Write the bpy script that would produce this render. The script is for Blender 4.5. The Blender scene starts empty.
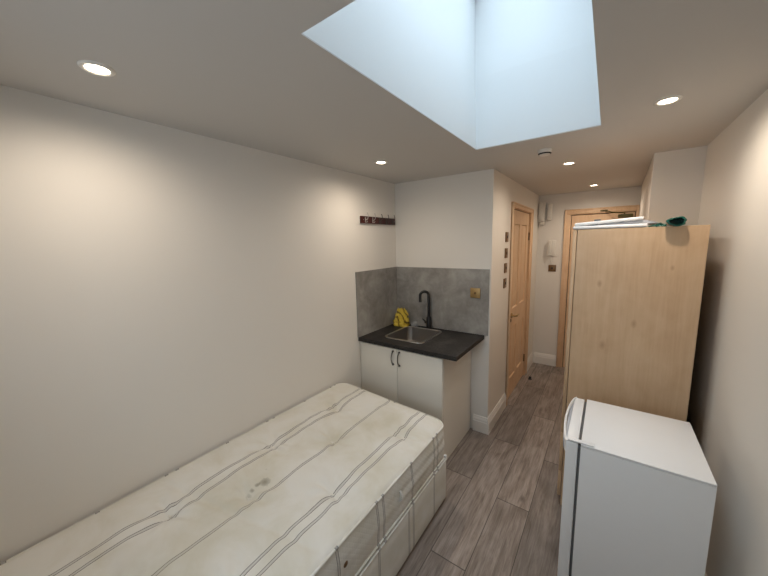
import bpy, bmesh, math, random
from mathutils import Vector, Matrix, noise
random.seed(7)
SC = bpy.context.scene
COL = SC.collection
PI = math.pi

# ------------------------------------------------------------------ node helpers
def new_mat(name):
    m = bpy.data.materials.new(name); m.use_nodes = True
    nt = m.node_tree
    return m, nt, nt.nodes['Principled BSDF']

def N(nt, t, **kw):
    n = nt.nodes.new(t)
    for k, v in kw.items(): setattr(n, k, v)
    return n

def L(nt, a, b): nt.links.new(a, b)

def setin(nt, sock, v):
    if isinstance(v, bpy.types.NodeSocket): L(nt, v, sock)
    else: sock.default_value = v

def M(nt, op, a, b=None, c=None, clamp=False):
    n = N(nt, 'ShaderNodeMath', operation=op, use_clamp=clamp)
    setin(nt, n.inputs[0], a)
    if b is not None: setin(nt, n.inputs[1], b)
    if c is not None: setin(nt, n.inputs[2], c)
    return n.outputs[0]

def mix(nt, f, a, b, blend='MIX'):
    n = N(nt, 'ShaderNodeMix', data_type='RGBA', blend_type=blend)
    setin(nt, n.inputs['Factor'], f)
    for s, v in ((n.inputs[6], a), (n.inputs[7], b)):
        if isinstance(v, (tuple, list)): v = (*v[:3], 1)
        setin(nt, s, v)
    return n.outputs[2]

def ramp(nt, f, stops):
    n = N(nt, 'ShaderNodeValToRGB')
    el = n.color_ramp.elements
    while len(el) < len(stops): el.new(0.5)
    for e, (p, c) in zip(el, stops):
        e.position = p; e.color = (*c, 1) if len(c) == 3 else c
    setin(nt, n.inputs[0], f)
    return n.outputs[0]

def noise_tex(nt, vec, scale, detail=4, rough=.5, dist=0):
    n = N(nt, 'ShaderNodeTexNoise')
    if vec is not None: L(nt, vec, n.inputs['Vector'])
    n.inputs['Scale'].default_value = scale; n.inputs['Detail'].default_value = detail
    n.inputs['Roughness'].default_value = rough; n.inputs['Distortion'].default_value = dist
    return n.outputs['Fac']

def objcoord(nt): return N(nt, 'ShaderNodeTexCoord').outputs['Object']

def mapping(nt, vec, scale=(1, 1, 1), rot=(0, 0, 0), loc=(0, 0, 0)):
    n = N(nt, 'ShaderNodeMapping'); L(nt, vec, n.inputs[0])
    n.inputs['Scale'].default_value = scale; n.inputs['Rotation'].default_value = rot
    n.inputs['Location'].default_value = loc
    return n.outputs[0]

def bump(nt, bs, h, strength=.2, dist=.01):
    b = N(nt, 'ShaderNodeBump'); b.inputs['Strength'].default_value = strength
    b.inputs['Distance'].default_value = dist
    L(nt, h, b.inputs['Height']); L(nt, b.outputs[0], bs.inputs['Normal'])

def plain(name, col, rough=.5, metal=0, vary=.04, nscale=8, bmp=0, spec=None):
    m, nt, bs = new_mat(name)
    f = noise_tex(nt, objcoord(nt), nscale)
    lo = tuple(c * (1 - vary) for c in col); hi = tuple(min(1, c * (1 + vary)) for c in col)
    L(nt, mix(nt, f, lo, hi), bs.inputs['Base Color'])
    bs.inputs['Roughness'].default_value = rough; bs.inputs['Metallic'].default_value = metal
    if spec is not None: bs.inputs['Specular IOR Level'].default_value = spec
    if bmp: bump(nt, bs, noise_tex(nt, objcoord(nt), 120, 3), bmp, .002)
    return m

MT = {}
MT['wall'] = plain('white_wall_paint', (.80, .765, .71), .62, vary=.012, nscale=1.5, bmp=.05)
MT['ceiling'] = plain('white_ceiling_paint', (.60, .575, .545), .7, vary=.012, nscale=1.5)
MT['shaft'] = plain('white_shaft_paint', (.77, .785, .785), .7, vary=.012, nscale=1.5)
MT['gloss_white'] = plain('white_gloss_paint', (.82, .79, .74), .3, vary=.02)
MT['cabinet'] = plain('cream_cabinet_board', (.76, .73, .66), .35, vary=.02, nscale=3)
MT['plastic'] = plain('white_plastic', (.82, .82, .82), .3, vary=.01)
MT['plastic_old'] = plain('aged_white_plastic', (.74, .71, .65), .4, vary=.02)
MT['grey_plastic'] = plain('grey_plastic', (.45, .46, .5), .4)
MT['fridge'] = plain('white_fridge_enamel', (.84, .84, .84), .3, vary=.01, nscale=30)
MT['gasket'] = plain('grey_door_gasket', (.12, .12, .12), .6)
MT['black'] = plain('matt_black_metal', (.012, .012, .013), .35, metal=0)
MT['dark'] = plain('dark_recess', (.02, .018, .016), .8)
MT['steel'] = plain('brushed_steel', (.55, .53, .50), .28, metal=1, vary=.06, nscale=40)
MT['steel_shaded'] = plain('shaded_satin_steel_bowl', (.27, .25, .23), .38, metal=.9, vary=.06, nscale=40)  # sink steel darkened so the bowl's shade sits in its colour
MT['pewter'] = plain('antique_pewter', (.10, .095, .085), .4, metal=.6)
MT['chrome'] = plain('chrome', (.75, .75, .75), .15, metal=1)
MT['brass'] = plain('aged_brass', (.42, .28, .12), .35, metal=.7, vary=.15, nscale=30)
MT['brass_dark'] = plain('antique_bronze', (.20, .12, .06), .35, metal=.6, vary=.15)
MT['closer'] = plain('olive_brass_metal', (.12, .10, .04), .4, metal=.5)
MT['mahogany'] = plain('dark_red_wood', (.060, .009, .006), .35, vary=.3, nscale=25)
MT['yellow_edge'] = plain('yellow_cloth_hem', (.45, .33, .03), .9)
MT['filmwhite'] = plain('white_film', (.30, .31, .31), .3)
MT['blue_sign'] = plain('blue_grey_sign', (.12, .17, .24), .5)

def mat_emit(name, col, s):
    m, nt, bs = new_mat(name)
    bs.inputs['Base Color'].default_value = (*col, 1)
    bs.inputs['Emission Color'].default_value = (*col, 1)
    bs.inputs['Emission Strength'].default_value = s
    return m
MT['lamp'] = mat_emit('lit_lamp_lens', (1, .86, .66), 14)

def mat_pane():
    m, nt, bs = new_mat('clear_glass')
    nt.nodes.remove(bs)
    tr = N(nt, 'ShaderNodeBsdfTransparent'); gl = N(nt, 'ShaderNodeBsdfGlossy')
    tr.inputs[0].default_value = (.95, .97, .98, 1)
    gl.inputs['Roughness'].default_value = .02
    fr = N(nt, 'ShaderNodeFresnel'); fr.inputs[0].default_value = 1.3
    mx = N(nt, 'ShaderNodeMixShader')
    L(nt, fr.outputs[0], mx.inputs[0]); L(nt, tr.outputs[0], mx.inputs[1]); L(nt, gl.outputs[0], mx.inputs[2])
    L(nt, mx.outputs[0], nt.nodes['Material Output'].inputs['Surface'])
    return m
MT['pane'] = mat_pane()

def mat_floor():
    m, nt, bs = new_mat('grey_brown_laminate_planks')
    co = objcoord(nt)
    s = N(nt, 'ShaderNodeSeparateXYZ'); L(nt, co, s.inputs[0])
    u = M(nt, 'DIVIDE', M(nt, 'SUBTRACT', s.outputs[0], 1.015), .198)
    pid = M(nt, 'FLOOR', u); fu = M(nt, 'SUBTRACT', u, pid)
    off = M(nt, 'FRACT', M(nt, 'MULTIPLY', M(nt, 'SUBTRACT', pid, 1.0), .529))   # plank row stagger
    v = M(nt, 'ADD', M(nt, 'DIVIDE', M(nt, 'SUBTRACT', s.outputs[1], 1.93 - .0), 1.21), off)
    vid = M(nt, 'FLOOR', v); fv = M(nt, 'SUBTRACT', v, vid)
    cmb = N(nt, 'ShaderNodeCombineXYZ'); L(nt, pid, cmb.inputs[0]); L(nt, vid, cmb.inputs[1])
    wn = N(nt, 'ShaderNodeTexWhiteNoise', noise_dimensions='2D'); L(nt, cmb.outputs[0], wn.inputs['Vector'])
    rnd = wn.outputs['Value']
    # grain
    shift = N(nt, 'ShaderNodeVectorMath', operation='MULTIPLY_ADD')
    L(nt, wn.outputs['Color'], shift.inputs[0]); shift.inputs[1].default_value = (7, 13, 5); L(nt, co, shift.inputs[2])
    g1 = noise_tex(nt, mapping(nt, shift.outputs[0], (22, 1.6, 1)), 2.2, 8, .65, .6)
    g2 = noise_tex(nt, mapping(nt, shift.outputs[0], (5, 1.6, 1)), 1.6, 4, .55, 1.2)
    g3 = noise_tex(nt, mapping(nt, shift.outputs[0], (90, 3, 1)), 3, 4, .6)
    g = M(nt, 'ADD', M(nt, 'MULTIPLY', g1, .5), M(nt, 'ADD', M(nt, 'MULTIPLY', g2, .35), M(nt, 'MULTIPLY', g3, .25)))
    col = ramp(nt, g, [(.36, (.075, .056, .045)), (.48, (.165, .133, .113)), (.58, (.250, .210, .185)), (.72, (.36, .31, .278))])
    tone = M(nt, 'MULTIPLY_ADD', rnd, .50, .80)
    tc = N(nt, 'ShaderNodeCombineXYZ')
    for i in range(3): L(nt, tone, tc.inputs[i])
    col = mix(nt, 1.0, col, tc.outputs[0], 'MULTIPLY')
    # knots
    vo = N(nt, 'ShaderNodeTexVoronoi'); L(nt, mapping(nt, shift.outputs[0], (5, 2.6, 1)), vo.inputs['Vector']); vo.inputs['Scale'].default_value = 1
    kn = M(nt, 'SUBTRACT', 1, M(nt, 'DIVIDE', vo.outputs['Distance'], .10), clamp=True)
    col = mix(nt, M(nt, 'MULTIPLY', kn, .75), col, (.05, .035, .028))
    # seams
    eu = M(nt, 'MINIMUM', fu, M(nt, 'SUBTRACT', 1, fu)); ev = M(nt, 'MINIMUM', fv, M(nt, 'SUBTRACT', 1, fv))
    su = M(nt, 'LESS_THAN', eu, .010); sv = M(nt, 'LESS_THAN', ev, .0022)
    seam = M(nt, 'MAXIMUM', su, sv)
    col = mix(nt, M(nt, 'MULTIPLY', seam, .85), col, (.03, .022, .018))
    L(nt, col, bs.inputs['Base Color'])
    bs.inputs['Roughness'].default_value = .42
    h = M(nt, 'SUBTRACT', M(nt, 'MULTIPLY', g1, .25), seam)
    bump(nt, bs, h, .25, .002)
    return m
MT['floor'] = mat_floor()

def mat_wood(name, stops, axis='z', rough=.42, fig=1.0, knots=0):
    m, nt, bs = new_mat(name)
    co = objcoord(nt)
    sc = {'z': (9, 9, .8), 'x': (.8, 9, 9), 'y': (9, .8, 9)}[axis]
    g1 = noise_tex(nt, mapping(nt, co, sc), 2.6, 7, .6, .8 * fig)
    sc2 = tuple(3 * a if a > 1 else a * 1.6 for a in sc)
    g2 = noise_tex(nt, mapping(nt, co, sc2), 4, 5, .6)
    blot = noise_tex(nt, mapping(nt, co, (5, 5, 5)), 1.8, 3, .5, .6)
    g = M(nt, 'ADD', M(nt, 'ADD', M(nt, 'MULTIPLY', g1, .45), M(nt, 'MULTIPLY', g2, .25)), M(nt, 'MULTIPLY', blot, .3))
    col = ramp(nt, g, stops)
    if knots:
        for (kx, kz, r) in knots:
            s = N(nt, 'ShaderNodeSeparateXYZ'); L(nt, co, s.inputs[0])
            dx = M(nt, 'SUBTRACT', s.outputs[0], kx); dz = M(nt, 'MULTIPLY', M(nt, 'SUBTRACT', s.outputs[2], kz), .55)
            dd = M(nt, 'SQRT', M(nt, 'ADD', M(nt, 'MULTIPLY', dx, dx), M(nt, 'MULTIPLY', dz, dz)))
            f = M(nt, 'SUBTRACT', 1, M(nt, 'DIVIDE', dd, r), clamp=True)
            col = mix(nt, M(nt, 'MULTIPLY', f, .55), col, (.25, .14, .07))
    L(nt, col, bs.inputs['Base Color'])
    bs.inputs['Roughness'].default_value = rough
    return m
MT['maple'] = mat_wood('light_maple_board', [(.30, (.47, .31, .185)), (.5, (.55, .38, .235)), (.70, (.62, .45, .29))],
                       knots=[(.160, 1.545, .010), (-.135, 1.45, .014), (.03, 1.24, .016), (-.10, 1.10, .018)])
MT['pine'] = mat_wood('varnished_pine', [(.32, (.62, .40, .23)), (.5, (.74, .51, .32)), (.7, (.80, .59, .40))])
MT['pine_h'] = mat_wood('varnished_pine_rail', [(.32, (.53, .29, .13)), (.5, (.66, .39, .20)), (.7, (.74, .47, .26))], axis='x')

def mat_concrete():
    m, nt, bs = new_mat('grey_concrete_laminate')
    co = objcoord(nt)
    a = noise_tex(nt, co, 5, 8, .62, .5); b = noise_tex(nt, co, 17, 6, .7); c = noise_tex(nt, co, 2, 3, .5)
    g = M(nt, 'ADD', M(nt, 'MULTIPLY', a, .5), M(nt, 'ADD', M(nt, 'MULTIPLY', b, .2), M(nt, 'MULTIPLY', c, .3)))
    L(nt, ramp(nt, g, [(.38, (.185, .175, .16)), (.5, (.285, .272, .252)), (.62, (.40, .385, .36))]), bs.inputs['Base Color'])
    bs.inputs['Roughness'].default_value = .45
    return m
MT['concrete'] = mat_concrete()

def mat_worktop():
    m, nt, bs = new_mat('charcoal_worktop_laminate')
    co = objcoord(nt)
    a = noise_tex(nt, co, 60, 5, .7); b = noise_tex(nt, co, 6, 5, .6)
    g = M(nt, 'ADD', M(nt, 'MULTIPLY', a, .5), M(nt, 'MULTIPLY', b, .5))
    L(nt, ramp(nt, g, [(.38, (.012, .011, .0105)), (.52, (.024, .022, .021)), (.64, (.055, .051, .047))]), bs.inputs['Base Color'])
    bs.inputs['Roughness'].default_value = .6; bs.inputs['Specular IOR Level'].default_value = .3
    return m
MT['worktop'] = mat_worktop()

def bands(nt, u, centres, w):
    out = None
    for c in centres:
        b = M(nt, 'COMPARE', u, c, w)
        out = b if out is None else M(nt, 'MAXIMUM', out, b)
    return out

def mat_ticking(name, mode):
    m, nt, bs = new_mat(name)
    uv = N(nt, 'ShaderNodeUVMap', uv_map='UVMap').outputs[0]
    s = N(nt, 'ShaderNodeSeparateXYZ'); L(nt, uv, s.inputs[0])
    U, V = s.outputs[0], s.outputs[1]
    base = (.71, .70, .66)
    st = noise_tex(nt, uv, 4.0, 5, .6, .4)
    col = mix(nt, ramp(nt, st, [(.42, (0, 0, 0)), (.68, (1, 1, 1))]), base, (.62, .595, .51))
    if mode == 'top':
        c = [.222, .275, .500, .740, .790]
        wob = M(nt, 'MULTIPLY_ADD', noise_tex(nt, mapping(nt, uv, (.6, 4, 1)), 1.3, 2), .018, -.009)
        u = M(nt, 'ADD', U, wob)
        half = .0058
    elif mode in ('border', 'piping'):
        # repeats every 0.56 m along the border: a pair and then a single
        u = M(nt, 'WRAP', U, .56, 0.0)
        c = [(.983 % .56), (1.030 % .56), (1.287 % .56)]
        half = .0060
    else:
        u = M(nt, 'WRAP', U, .56, 0.0)
        c = [(1.245 % .56), (1.292 % .56), (.980 % .56)]
        half = .0060
    fill = bands(nt, u, c, half)
    edge = bands(nt, u, [a - half for a in c] + [a + half for a in c], .0013)
    if mode == 'piping':
        col = mix(nt, M(nt, 'MULTIPLY', fill, .6), col, (.15, .14, .14)); col = mix(nt, M(nt, 'MULTIPLY', edge, .8), col, (.08, .075, .075))
    else:
        col = mix(nt, M(nt, 'MULTIPLY', fill, .40), col, (.38, .365, .355))
        col = mix(nt, M(nt, 'MULTIPLY', edge, .9), col, (.09, .085, .085))
    if mode == 'top':
        for (x, y, r, k) in ((.440, .750, .026, .75), (.425, .722, .014, .75), (.430, .690, .010, .7), (.44, .665, .013, .4), (.38, .80, .006, .2)):
            dx = M(nt, 'SUBTRACT', U, x); dy = M(nt, 'SUBTRACT', V, y)
            dd = M(nt, 'SQRT', M(nt, 'ADD', M(nt, 'MULTIPLY', dx, dx), M(nt, 'MULTIPLY', dy, dy)))
            n2 = M(nt, 'MULTIPLY_ADD', noise_tex(nt, uv, 60, 2), .8, .6)
            f = M(nt, 'SUBTRACT', 1, M(nt, 'DIVIDE', M(nt, 'MULTIPLY', dd, n2), r), clamp=True)
            f = M(nt, 'POWER', f, .5)
            col = mix(nt, M(nt, 'MULTIPLY', f, k), col, (.17, .155, .12))
        for (x, y, r) in ((.45, .58, .24), (.47, 1.2, .16), (.60, 1.45, .22), (.5, .25, .22)):
            dx = M(nt, 'SUBTRACT', U, x); dy = M(nt, 'SUBTRACT', V, y)
            dd = M(nt, 'SQRT', M(nt, 'ADD', M(nt, 'MULTIPLY', dx, dx), M(nt, 'MULTIPLY', dy, dy)))
            f = M(nt, 'SUBTRACT', 1, M(nt, 'DIVIDE', dd, r), clamp=True)
            f = M(nt, 'MULTIPLY', f, M(nt, 'MULTIPLY', noise_tex(nt, uv, 9, 4), .75))
            col = mix(nt, f, col, (.46, .42, .29))
    L(nt, col, bs.inputs['Base Color'])
    bs.inputs['Roughness'].default_value = .85
    wv = noise_tex(nt, mapping(nt, uv, (1, 1, 1)), 400, 2)
    soft = noise_tex(nt, uv, 9, 4, .55, .6)
    h = M(nt, 'ADD', M(nt, 'MULTIPLY', wv, .05), soft)
    if mode == 'border':
        q1 = M(nt, 'ABSOLUTE', M(nt, 'SINE', M(nt, 'MULTIPLY', M(nt, 'ADD', U, V), 120)))
        q2 = M(nt, 'ABSOLUTE', M(nt, 'SINE', M(nt, 'MULTIPLY', M(nt, 'SUBTRACT', U, V), 120)))
        h = M(nt, 'ADD', h, M(nt, 'MULTIPLY', M(nt, 'MINIMUM', q1, q2), .22))
    bump(nt, bs, h, .35, .006 if mode != 'base' else .002)
    return m
MT['tick_top'] = mat_ticking('cream_striped_ticking_top', 'top')
MT['tick_border'] = mat_ticking('cream_striped_ticking_border', 'border')
MT['tick_piping'] = mat_ticking('cream_striped_ticking_piping', 'piping')
MT['tick_base'] = mat_ticking('cream_striped_ticking_base', 'base')

def mat_yellow():
    m, nt, bs = new_mat('yellow_cloth_pattern_and_shade')
    co = objcoord(nt)
    w = N(nt, 'ShaderNodeTexWave', wave_type='BANDS', bands_direction='DIAGONAL'); L(nt, co, w.inputs['Vector'])
    w.inputs['Scale'].default_value = 7; w.inputs['Distortion'].default_value = 9; w.inputs['Detail'].default_value = 2
    L(nt, ramp(nt, w.outputs['Fac'], [(.03, (.12, .08, .012)), (.11, (.55, .39, .035)), (.8, (.70, .53, .07))]), bs.inputs['Base Color'])  # dark bands paint crease shade together with the cloth pattern
    bs.inputs['Roughness'].default_value = .6
    return m
MT['yellow'] = mat_yellow()
def mat_green():
    m, nt, bs = new_mat('green_plastic_film')
    f = noise_tex(nt, objcoord(nt), 25, 3)
    L(nt, mix(nt, f, (.003, .035, .028), (.012, .12, .09)), bs.inputs['Base Color'])
    bs.inputs['Roughness'].default_value = .25
    return m
MT['green'] = mat_green()

# ------------------------------------------------------------------ mesh helpers
def add_box(bm, lo, hi, bev=0, seg=2, mat=None):
    lo = Vector(lo); hi = Vector(hi)
    r = bmesh.ops.create_cube(bm, size=1)
    vs = r['verts']
    c = (lo + hi) / 2; d = hi - lo
    for v in vs: v.co = Vector((v.co.x * d.x, v.co.y * d.y, v.co.z * d.z)) + c
    if bev:
        es = list({e for v in vs for e in v.link_edges})
        bmesh.ops.bevel(bm, geom=es, offset=bev, segments=seg, affect='EDGES', profile=.5)

def box(lo, hi, bev=0, seg=2):
    bm = bmesh.new(); add_box(bm, lo, hi, bev, seg); return bm

def add_cyl(bm, c, r, h, axis='z', seg=32, r2=None, bev=0):
    m = {'z': Matrix(), 'x': Matrix.Rotation(PI / 2, 4, 'Y'), 'y': Matrix.Rotation(-PI / 2, 4, 'X')}[axis]
    o = bmesh.ops.create_cone(bm, cap_ends=True, segments=seg, radius1=r, radius2=r if r2 is None else r2, depth=h,
                          matrix=Matrix.Translation(c) @ m)
    if bev:
        es = [e for e in {e for v in o['verts'] for e in v.link_edges} if len(e.link_faces) == 2 and e.calc_face_angle() > .8]
        bmesh.ops.bevel(bm, geom=es, offset=bev, segments=2, affect='EDGES')

def add_tube(bm, pts, r, seg=10, closed=False, caps=True):
    pts = [Vector(p) for p in pts]; n = len(pts)
    rings = []; prev = None
    for i, p in enumerate(pts):
        a = pts[i - 1] if (i > 0 or closed) else p
        b = pts[(i + 1) % n] if (i < n - 1 or closed) else p
        t = (b - a).normalized()
        if prev is None:
            up = Vector((0, 0, 1)) if abs(t.z) < .9 else Vector((1, 0, 0))
            nr = t.cross(up).normalized()
        else:
            nr = (prev - t * prev.dot(t)).normalized()
        prev = nr; bi = t.cross(nr)
        rr = r[i] if isinstance(r, (list, tuple)) else r
        rings.append([bm.verts.new(p + (nr * math.cos(k * 2 * PI / seg) + bi * math.sin(k * 2 * PI / seg)) * rr) for k in range(seg)])
    for i in range(n - 1 + (1 if closed else 0)):
        A, B = rings[i], rings[(i + 1) % n]
        for k in range(seg): bm.faces.new((A[k], A[(k + 1) % seg], B[(k + 1) % seg], B[k]))
    if caps and not closed:
        bm.faces.new(rings[0][::-1]); bm.faces.new(rings[-1])

def add_lathe(bm, prof, c, axis='z', seg=40):
    rings = []
    for (r, h) in prof:
        ring = []
        for k in range(seg):
            a = k * 2 * PI / seg
            p = {'z': (r * math.cos(a), r * math.sin(a), h), 'y': (r * math.cos(a), h, r * math.sin(a)), 'x': (h, r * math.cos(a), r * math.sin(a))}[axis]
            ring.append(bm.verts.new(Vector(p) + Vector(c)))
        rings.append(ring)
    for A, B in zip(rings, rings[1:]):
        for k in range(seg): bm.faces.new((A[k], A[(k + 1) % seg], B[(k + 1) % seg], B[k]))

def obj(name, bm, mat, parent=None, loc=None, smooth=35):
    bmesh.ops.recalc_face_normals(bm, faces=bm.faces)
    me = bpy.data.meshes.new(name); 
    if parent is None and loc is None:
        # origin at the base centre
        xs = [v.co for v in bm.verts]
        mn = Vector((min(v.x for v in xs), min(v.y for v in xs), min(v.z for v in xs)))
        mx = Vector((max(v.x for v in xs), max(v.y for v in xs), max(v.z for v in xs)))
        loc = Vector(((mn.x + mx.x) / 2, (mn.y + mx.y) / 2, mn.z))
    if parent is None:
        for v in bm.verts: v.co -= Vector(loc)
    bm.to_mesh(me); bm.free()
    o = bpy.data.objects.new(name, me); COL.objects.link(o)
    if parent is not None: o.parent = parent
    else: o.location = loc
    me.materials.append(MT[mat])
    if smooth:
        me.shade_smooth()
        me.set_sharp_from_angle(angle=math.radians(smooth))
    return o

def thing(name, label, cat, loc, rotz=0, group=None):
    o = bpy.data.objects.new(name, None); COL.objects.link(o)
    o.location = loc; o.rotation_euler = (0, 0, rotz); o.empty_display_size = .1
    o['label'] = label; o['category'] = cat
    if group: o['group'] = group
    return o

def tag(o, label, cat, group=None):
    o['label'] = label; o['category'] = cat
    if group: o['group'] = group
    return o

def struct(name, bm, mat, parent=None, smooth=0):
    o = obj(name, bm, mat, parent, loc=(0, 0, 0) if parent is None else None, smooth=smooth)
    if parent is None: o['kind'] = 'structure'
    return o

# ------------------------------------------------------------------ dimensions (metres)
ZC = 2.263; XR = 2.18; XP = .938; YK = 2.60; YE = 4.60; XB = 1.926; XBF = 1.970; YB = 2.884; YN = -.75
SX0, SX1, SY0, SY1 = 1.004, 1.643, .632, 2.005

# ------------------------------------------------------------------ room shell
struct('floor', box((-.1, YN - .1, -.08), (XR + .1, YE + .1, 0)), 'floor')
struct('wall_left', box((-.1, YN, 0), (0, YK, ZC)), 'wall')
struct('wall_right', box((XR, YN, 0), (XR + .1, YB, ZC)), 'wall')
NX0, NX1, NZ0, NZ1 = .70, 1.45, 1.10, 1.95      # window behind the camera
bm = bmesh.new()
add_box(bm, (-.1, YN - .1, 0), (NX0, YN, ZC)); add_box(bm, (NX1, YN - .1, 0), (XR + .1, YN, ZC))
add_box(bm, (NX0, YN - .1, 0), (NX1, YN, NZ0)); add_box(bm, (NX0, YN - .1, NZ1), (NX1, YN, ZC))
struct('wall_near', bm, 'wall')
w2_ = bpy.data.objects.new('window_2', None); COL.objects.link(w2_); w2_.location = (0, YN, NZ0); w2_['kind'] = 'structure'
bm = bmesh.new(); hN = NZ1 - NZ0
for lo, hi in (((NX0, -.09, 0), (NX0 + .05, -.03, hN)), ((NX1 - .05, -.09, 0), (NX1, -.03, hN)), ((NX0 + .05, -.09, 0), (NX1 - .05, -.03, .05)),
               ((NX0 + .05, -.09, hN - .05), (NX1 - .05, -.03, hN)), ((1.055, -.09, .05), (1.095, -.03, hN - .05))): add_box(bm, lo, hi, .003)
struct('window_frame', bm, 'gloss_white', w2_, 30)
struct('window_pane', box((NX0 + .05, -.064, .05), (NX1 - .05, -.058, hN - .05)), 'pane', w2_)
struct('window_sill', box((NX0 - .04, -.03, -.03), (NX1 + .04, .09, 0), .004), 'gloss_white', w2_, 30)
struct('wall_kitchen', box((-.1, YK, 0), (XP - .12, YK + .1, ZC)), 'wall')
D1a, D1b, D1h = 3.243, 4.046, 2.0          # side door leaf
bm = bmesh.new()
add_box(bm, (XP - .12, YK, 0), (XP, D1a - .03, ZC))
add_box(bm, (XP - .12, D1b + .03, 0), (XP, YE, ZC))
add_box(bm, (XP - .12, D1a - .03, D1h + .03), (XP, D1b + .03, ZC))
struct('wall_corridor', bm, 'wall')
D2a, D2b, D2h = 1.318, 1.970 - .035, 1.985
bm = bmesh.new()
add_box(bm, (XP - .12, YE, 0), (D2a - .03, YE + .12, ZC))
add_box(bm, (D2b + .03, YE, 0), (XR + .1, YE + .12, ZC))
add_box(bm, (D2a - .03, YE, D2h + .03), (D2b + .03, YE + .12, ZC))
struct('wall_far', bm, 'wall')
bm = box((XB, YB, 0), (XR + .1, YE, ZC))
for v in bm.verts:
    if v.co.x < XB + .01 and v.co.y > YE - .01: v.co.x = XBF
struct('wall_chase', bm, 'wall')
struct('light_block_far', box((XP - .2, YE + .125, 0), (XR + .1, YE + .16, ZC)), 'dark')  # unseen dark slab added to stop light leaking round the entrance door
struct('light_block_side', box((XP - .16, YK + .11, 0), (XP - .125, YE, ZC)), 'dark')  # unseen dark backing added to keep light out of the side door gap
# ceiling with the rooflight opening
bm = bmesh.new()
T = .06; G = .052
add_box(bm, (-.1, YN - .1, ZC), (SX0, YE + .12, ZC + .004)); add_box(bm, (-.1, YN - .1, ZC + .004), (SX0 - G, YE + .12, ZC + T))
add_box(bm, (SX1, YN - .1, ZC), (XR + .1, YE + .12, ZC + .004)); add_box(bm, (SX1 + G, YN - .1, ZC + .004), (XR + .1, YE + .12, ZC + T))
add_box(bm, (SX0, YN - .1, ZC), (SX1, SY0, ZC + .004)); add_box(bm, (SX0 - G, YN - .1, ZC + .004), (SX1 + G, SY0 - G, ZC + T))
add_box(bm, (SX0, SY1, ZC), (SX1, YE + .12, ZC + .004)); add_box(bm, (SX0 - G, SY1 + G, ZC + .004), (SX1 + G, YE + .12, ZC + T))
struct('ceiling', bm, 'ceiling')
# splayed light shaft
ZS = ZC + .86
def shaft_ring(z):
    t = (z - ZC) / .583
    return [(SX0 - .012 * t, SY0), (SX1 - .064 * t, SY0),
            (SX1 - .064 * t, SY1 - .018 * min(1, (z - ZC) / .4)), (SX0 - .012 * t, SY1 - .018 * min(1, (z - ZC) / .4))]
bm = bmesh.new(); inner = []; outer = []
for z in (ZC + .0042, ZC + .4, ZS):
    R = shaft_ring(z)
    inner.append([bm.verts.new((x, y, z)) for x, y in R])
    cx = (SX0 + SX1) / 2; cy = (SY0 + SY1) / 2
    outer.append([bm.verts.new((x + math.copysign(.05, x - cx), y + math.copysign(.05, y - cy), z)) for x, y in R])
for a in range(2):
    for k in range(4):
        j = (k + 1) % 4
        bm.faces.new((inner[a][k], inner[a][j], inner[a + 1][j], inner[a + 1][k]))
        bm.faces.new((outer[a][k], outer[a][j], outer[a + 1][j], outer[a + 1][k]))
for k in range(4):
    j = (k + 1) % 4
    bm.faces.new((inner[2][k], inner[2][j], outer[2][j], outer[2][k]))
    bm.faces.new((inner[0][k], inner[0][j], outer[0][j], outer[0][k]))
struct('wall_rooflight_shaft', bm, 'shaft')
w1 = bpy.data.objects.new('window_1', None); COL.objects.link(w1); w1.location = (0, 0, ZS); w1['kind'] = 'structure'
R = shaft_ring(ZS); x0, x1, y0, y1 = R[0][0], R[1][0], R[0][1], R[2][1]
bm = bmesh.new()
for lo, hi in (((x0 - .05, y0 - .05, .001), (x0 + .03, y1 + .05, .07)), ((x1 - .03, y0 - .05, .001), (x1 + .05, y1 + .05, .07)),
               ((x0 + .03, y0 - .05, .001), (x1 - .03, y0 + .03, .07)), ((x0 + .03, y1 - .03, .001), (x1 - .03, y1 + .05, .07))):
    add_box(bm, lo, hi, .004)
struct('window_frame', bm, 'gloss_white', w1, 30)
struct('window_pane', box((x0 + .03, y0 + .03, .03), (x1 - .03, y1 - .03, .036)), 'pane', w1)

# skirting
def skirting(name, p0, p1, nrm):
    prof = [(0, 0), (.017, 0), (.017, .098), (.013, .104), (.014, .112), (.010, .126), (.006, .134), (.005, .146), (0, .148)]
    bm = bmesh.new(); p0 = Vector(p0); p1 = Vector(p1); n = Vector(nrm)
    A = [bm.verts.new(p0 + n * a + Vector((0, 0, b))) for a, b in prof]
    B = [bm.verts.new(p1 + n * a + Vector((0, 0, b))) for a, b in prof]
    k = len(prof)
    for i in range(k): bm.faces.new((A[i], A[(i + 1) % k], B[(i + 1) % k], B[i]))
    bm.faces.new(A); bm.faces.new(B[::-1])
    return struct(name, bm, 'gloss_white', smooth=25)
skirting('baseboard_corridor', (XP, YK - .017, .0), (XP, D1a - .07, .0), (1, 0, 0))
skirting('baseboard_corridor', (XP, D1b + .105, .0), (XP, YE, .0), (1, 0, 0))
skirting('baseboard_far', (XP + .017, YE, .0), (D2a - .082, YE, .0), (0, -1, 0))
skirting('baseboard_kitchen', (.812, YK, .0), (XP, YK, .0), (0, -1, 0))
skirting('baseboard_chase', (XB, YB - .017, .0), (XBF - .001, YE - .03, .0), (-1, 0, 0))
skirting('baseboard_right', (XR, YN, .0), (XR, YB, .0), (-1, 0, 0))
skirting('baseboard_near', (0, YN, .0), (XR - .017, YN, .0), (0, 1, 0))

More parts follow.
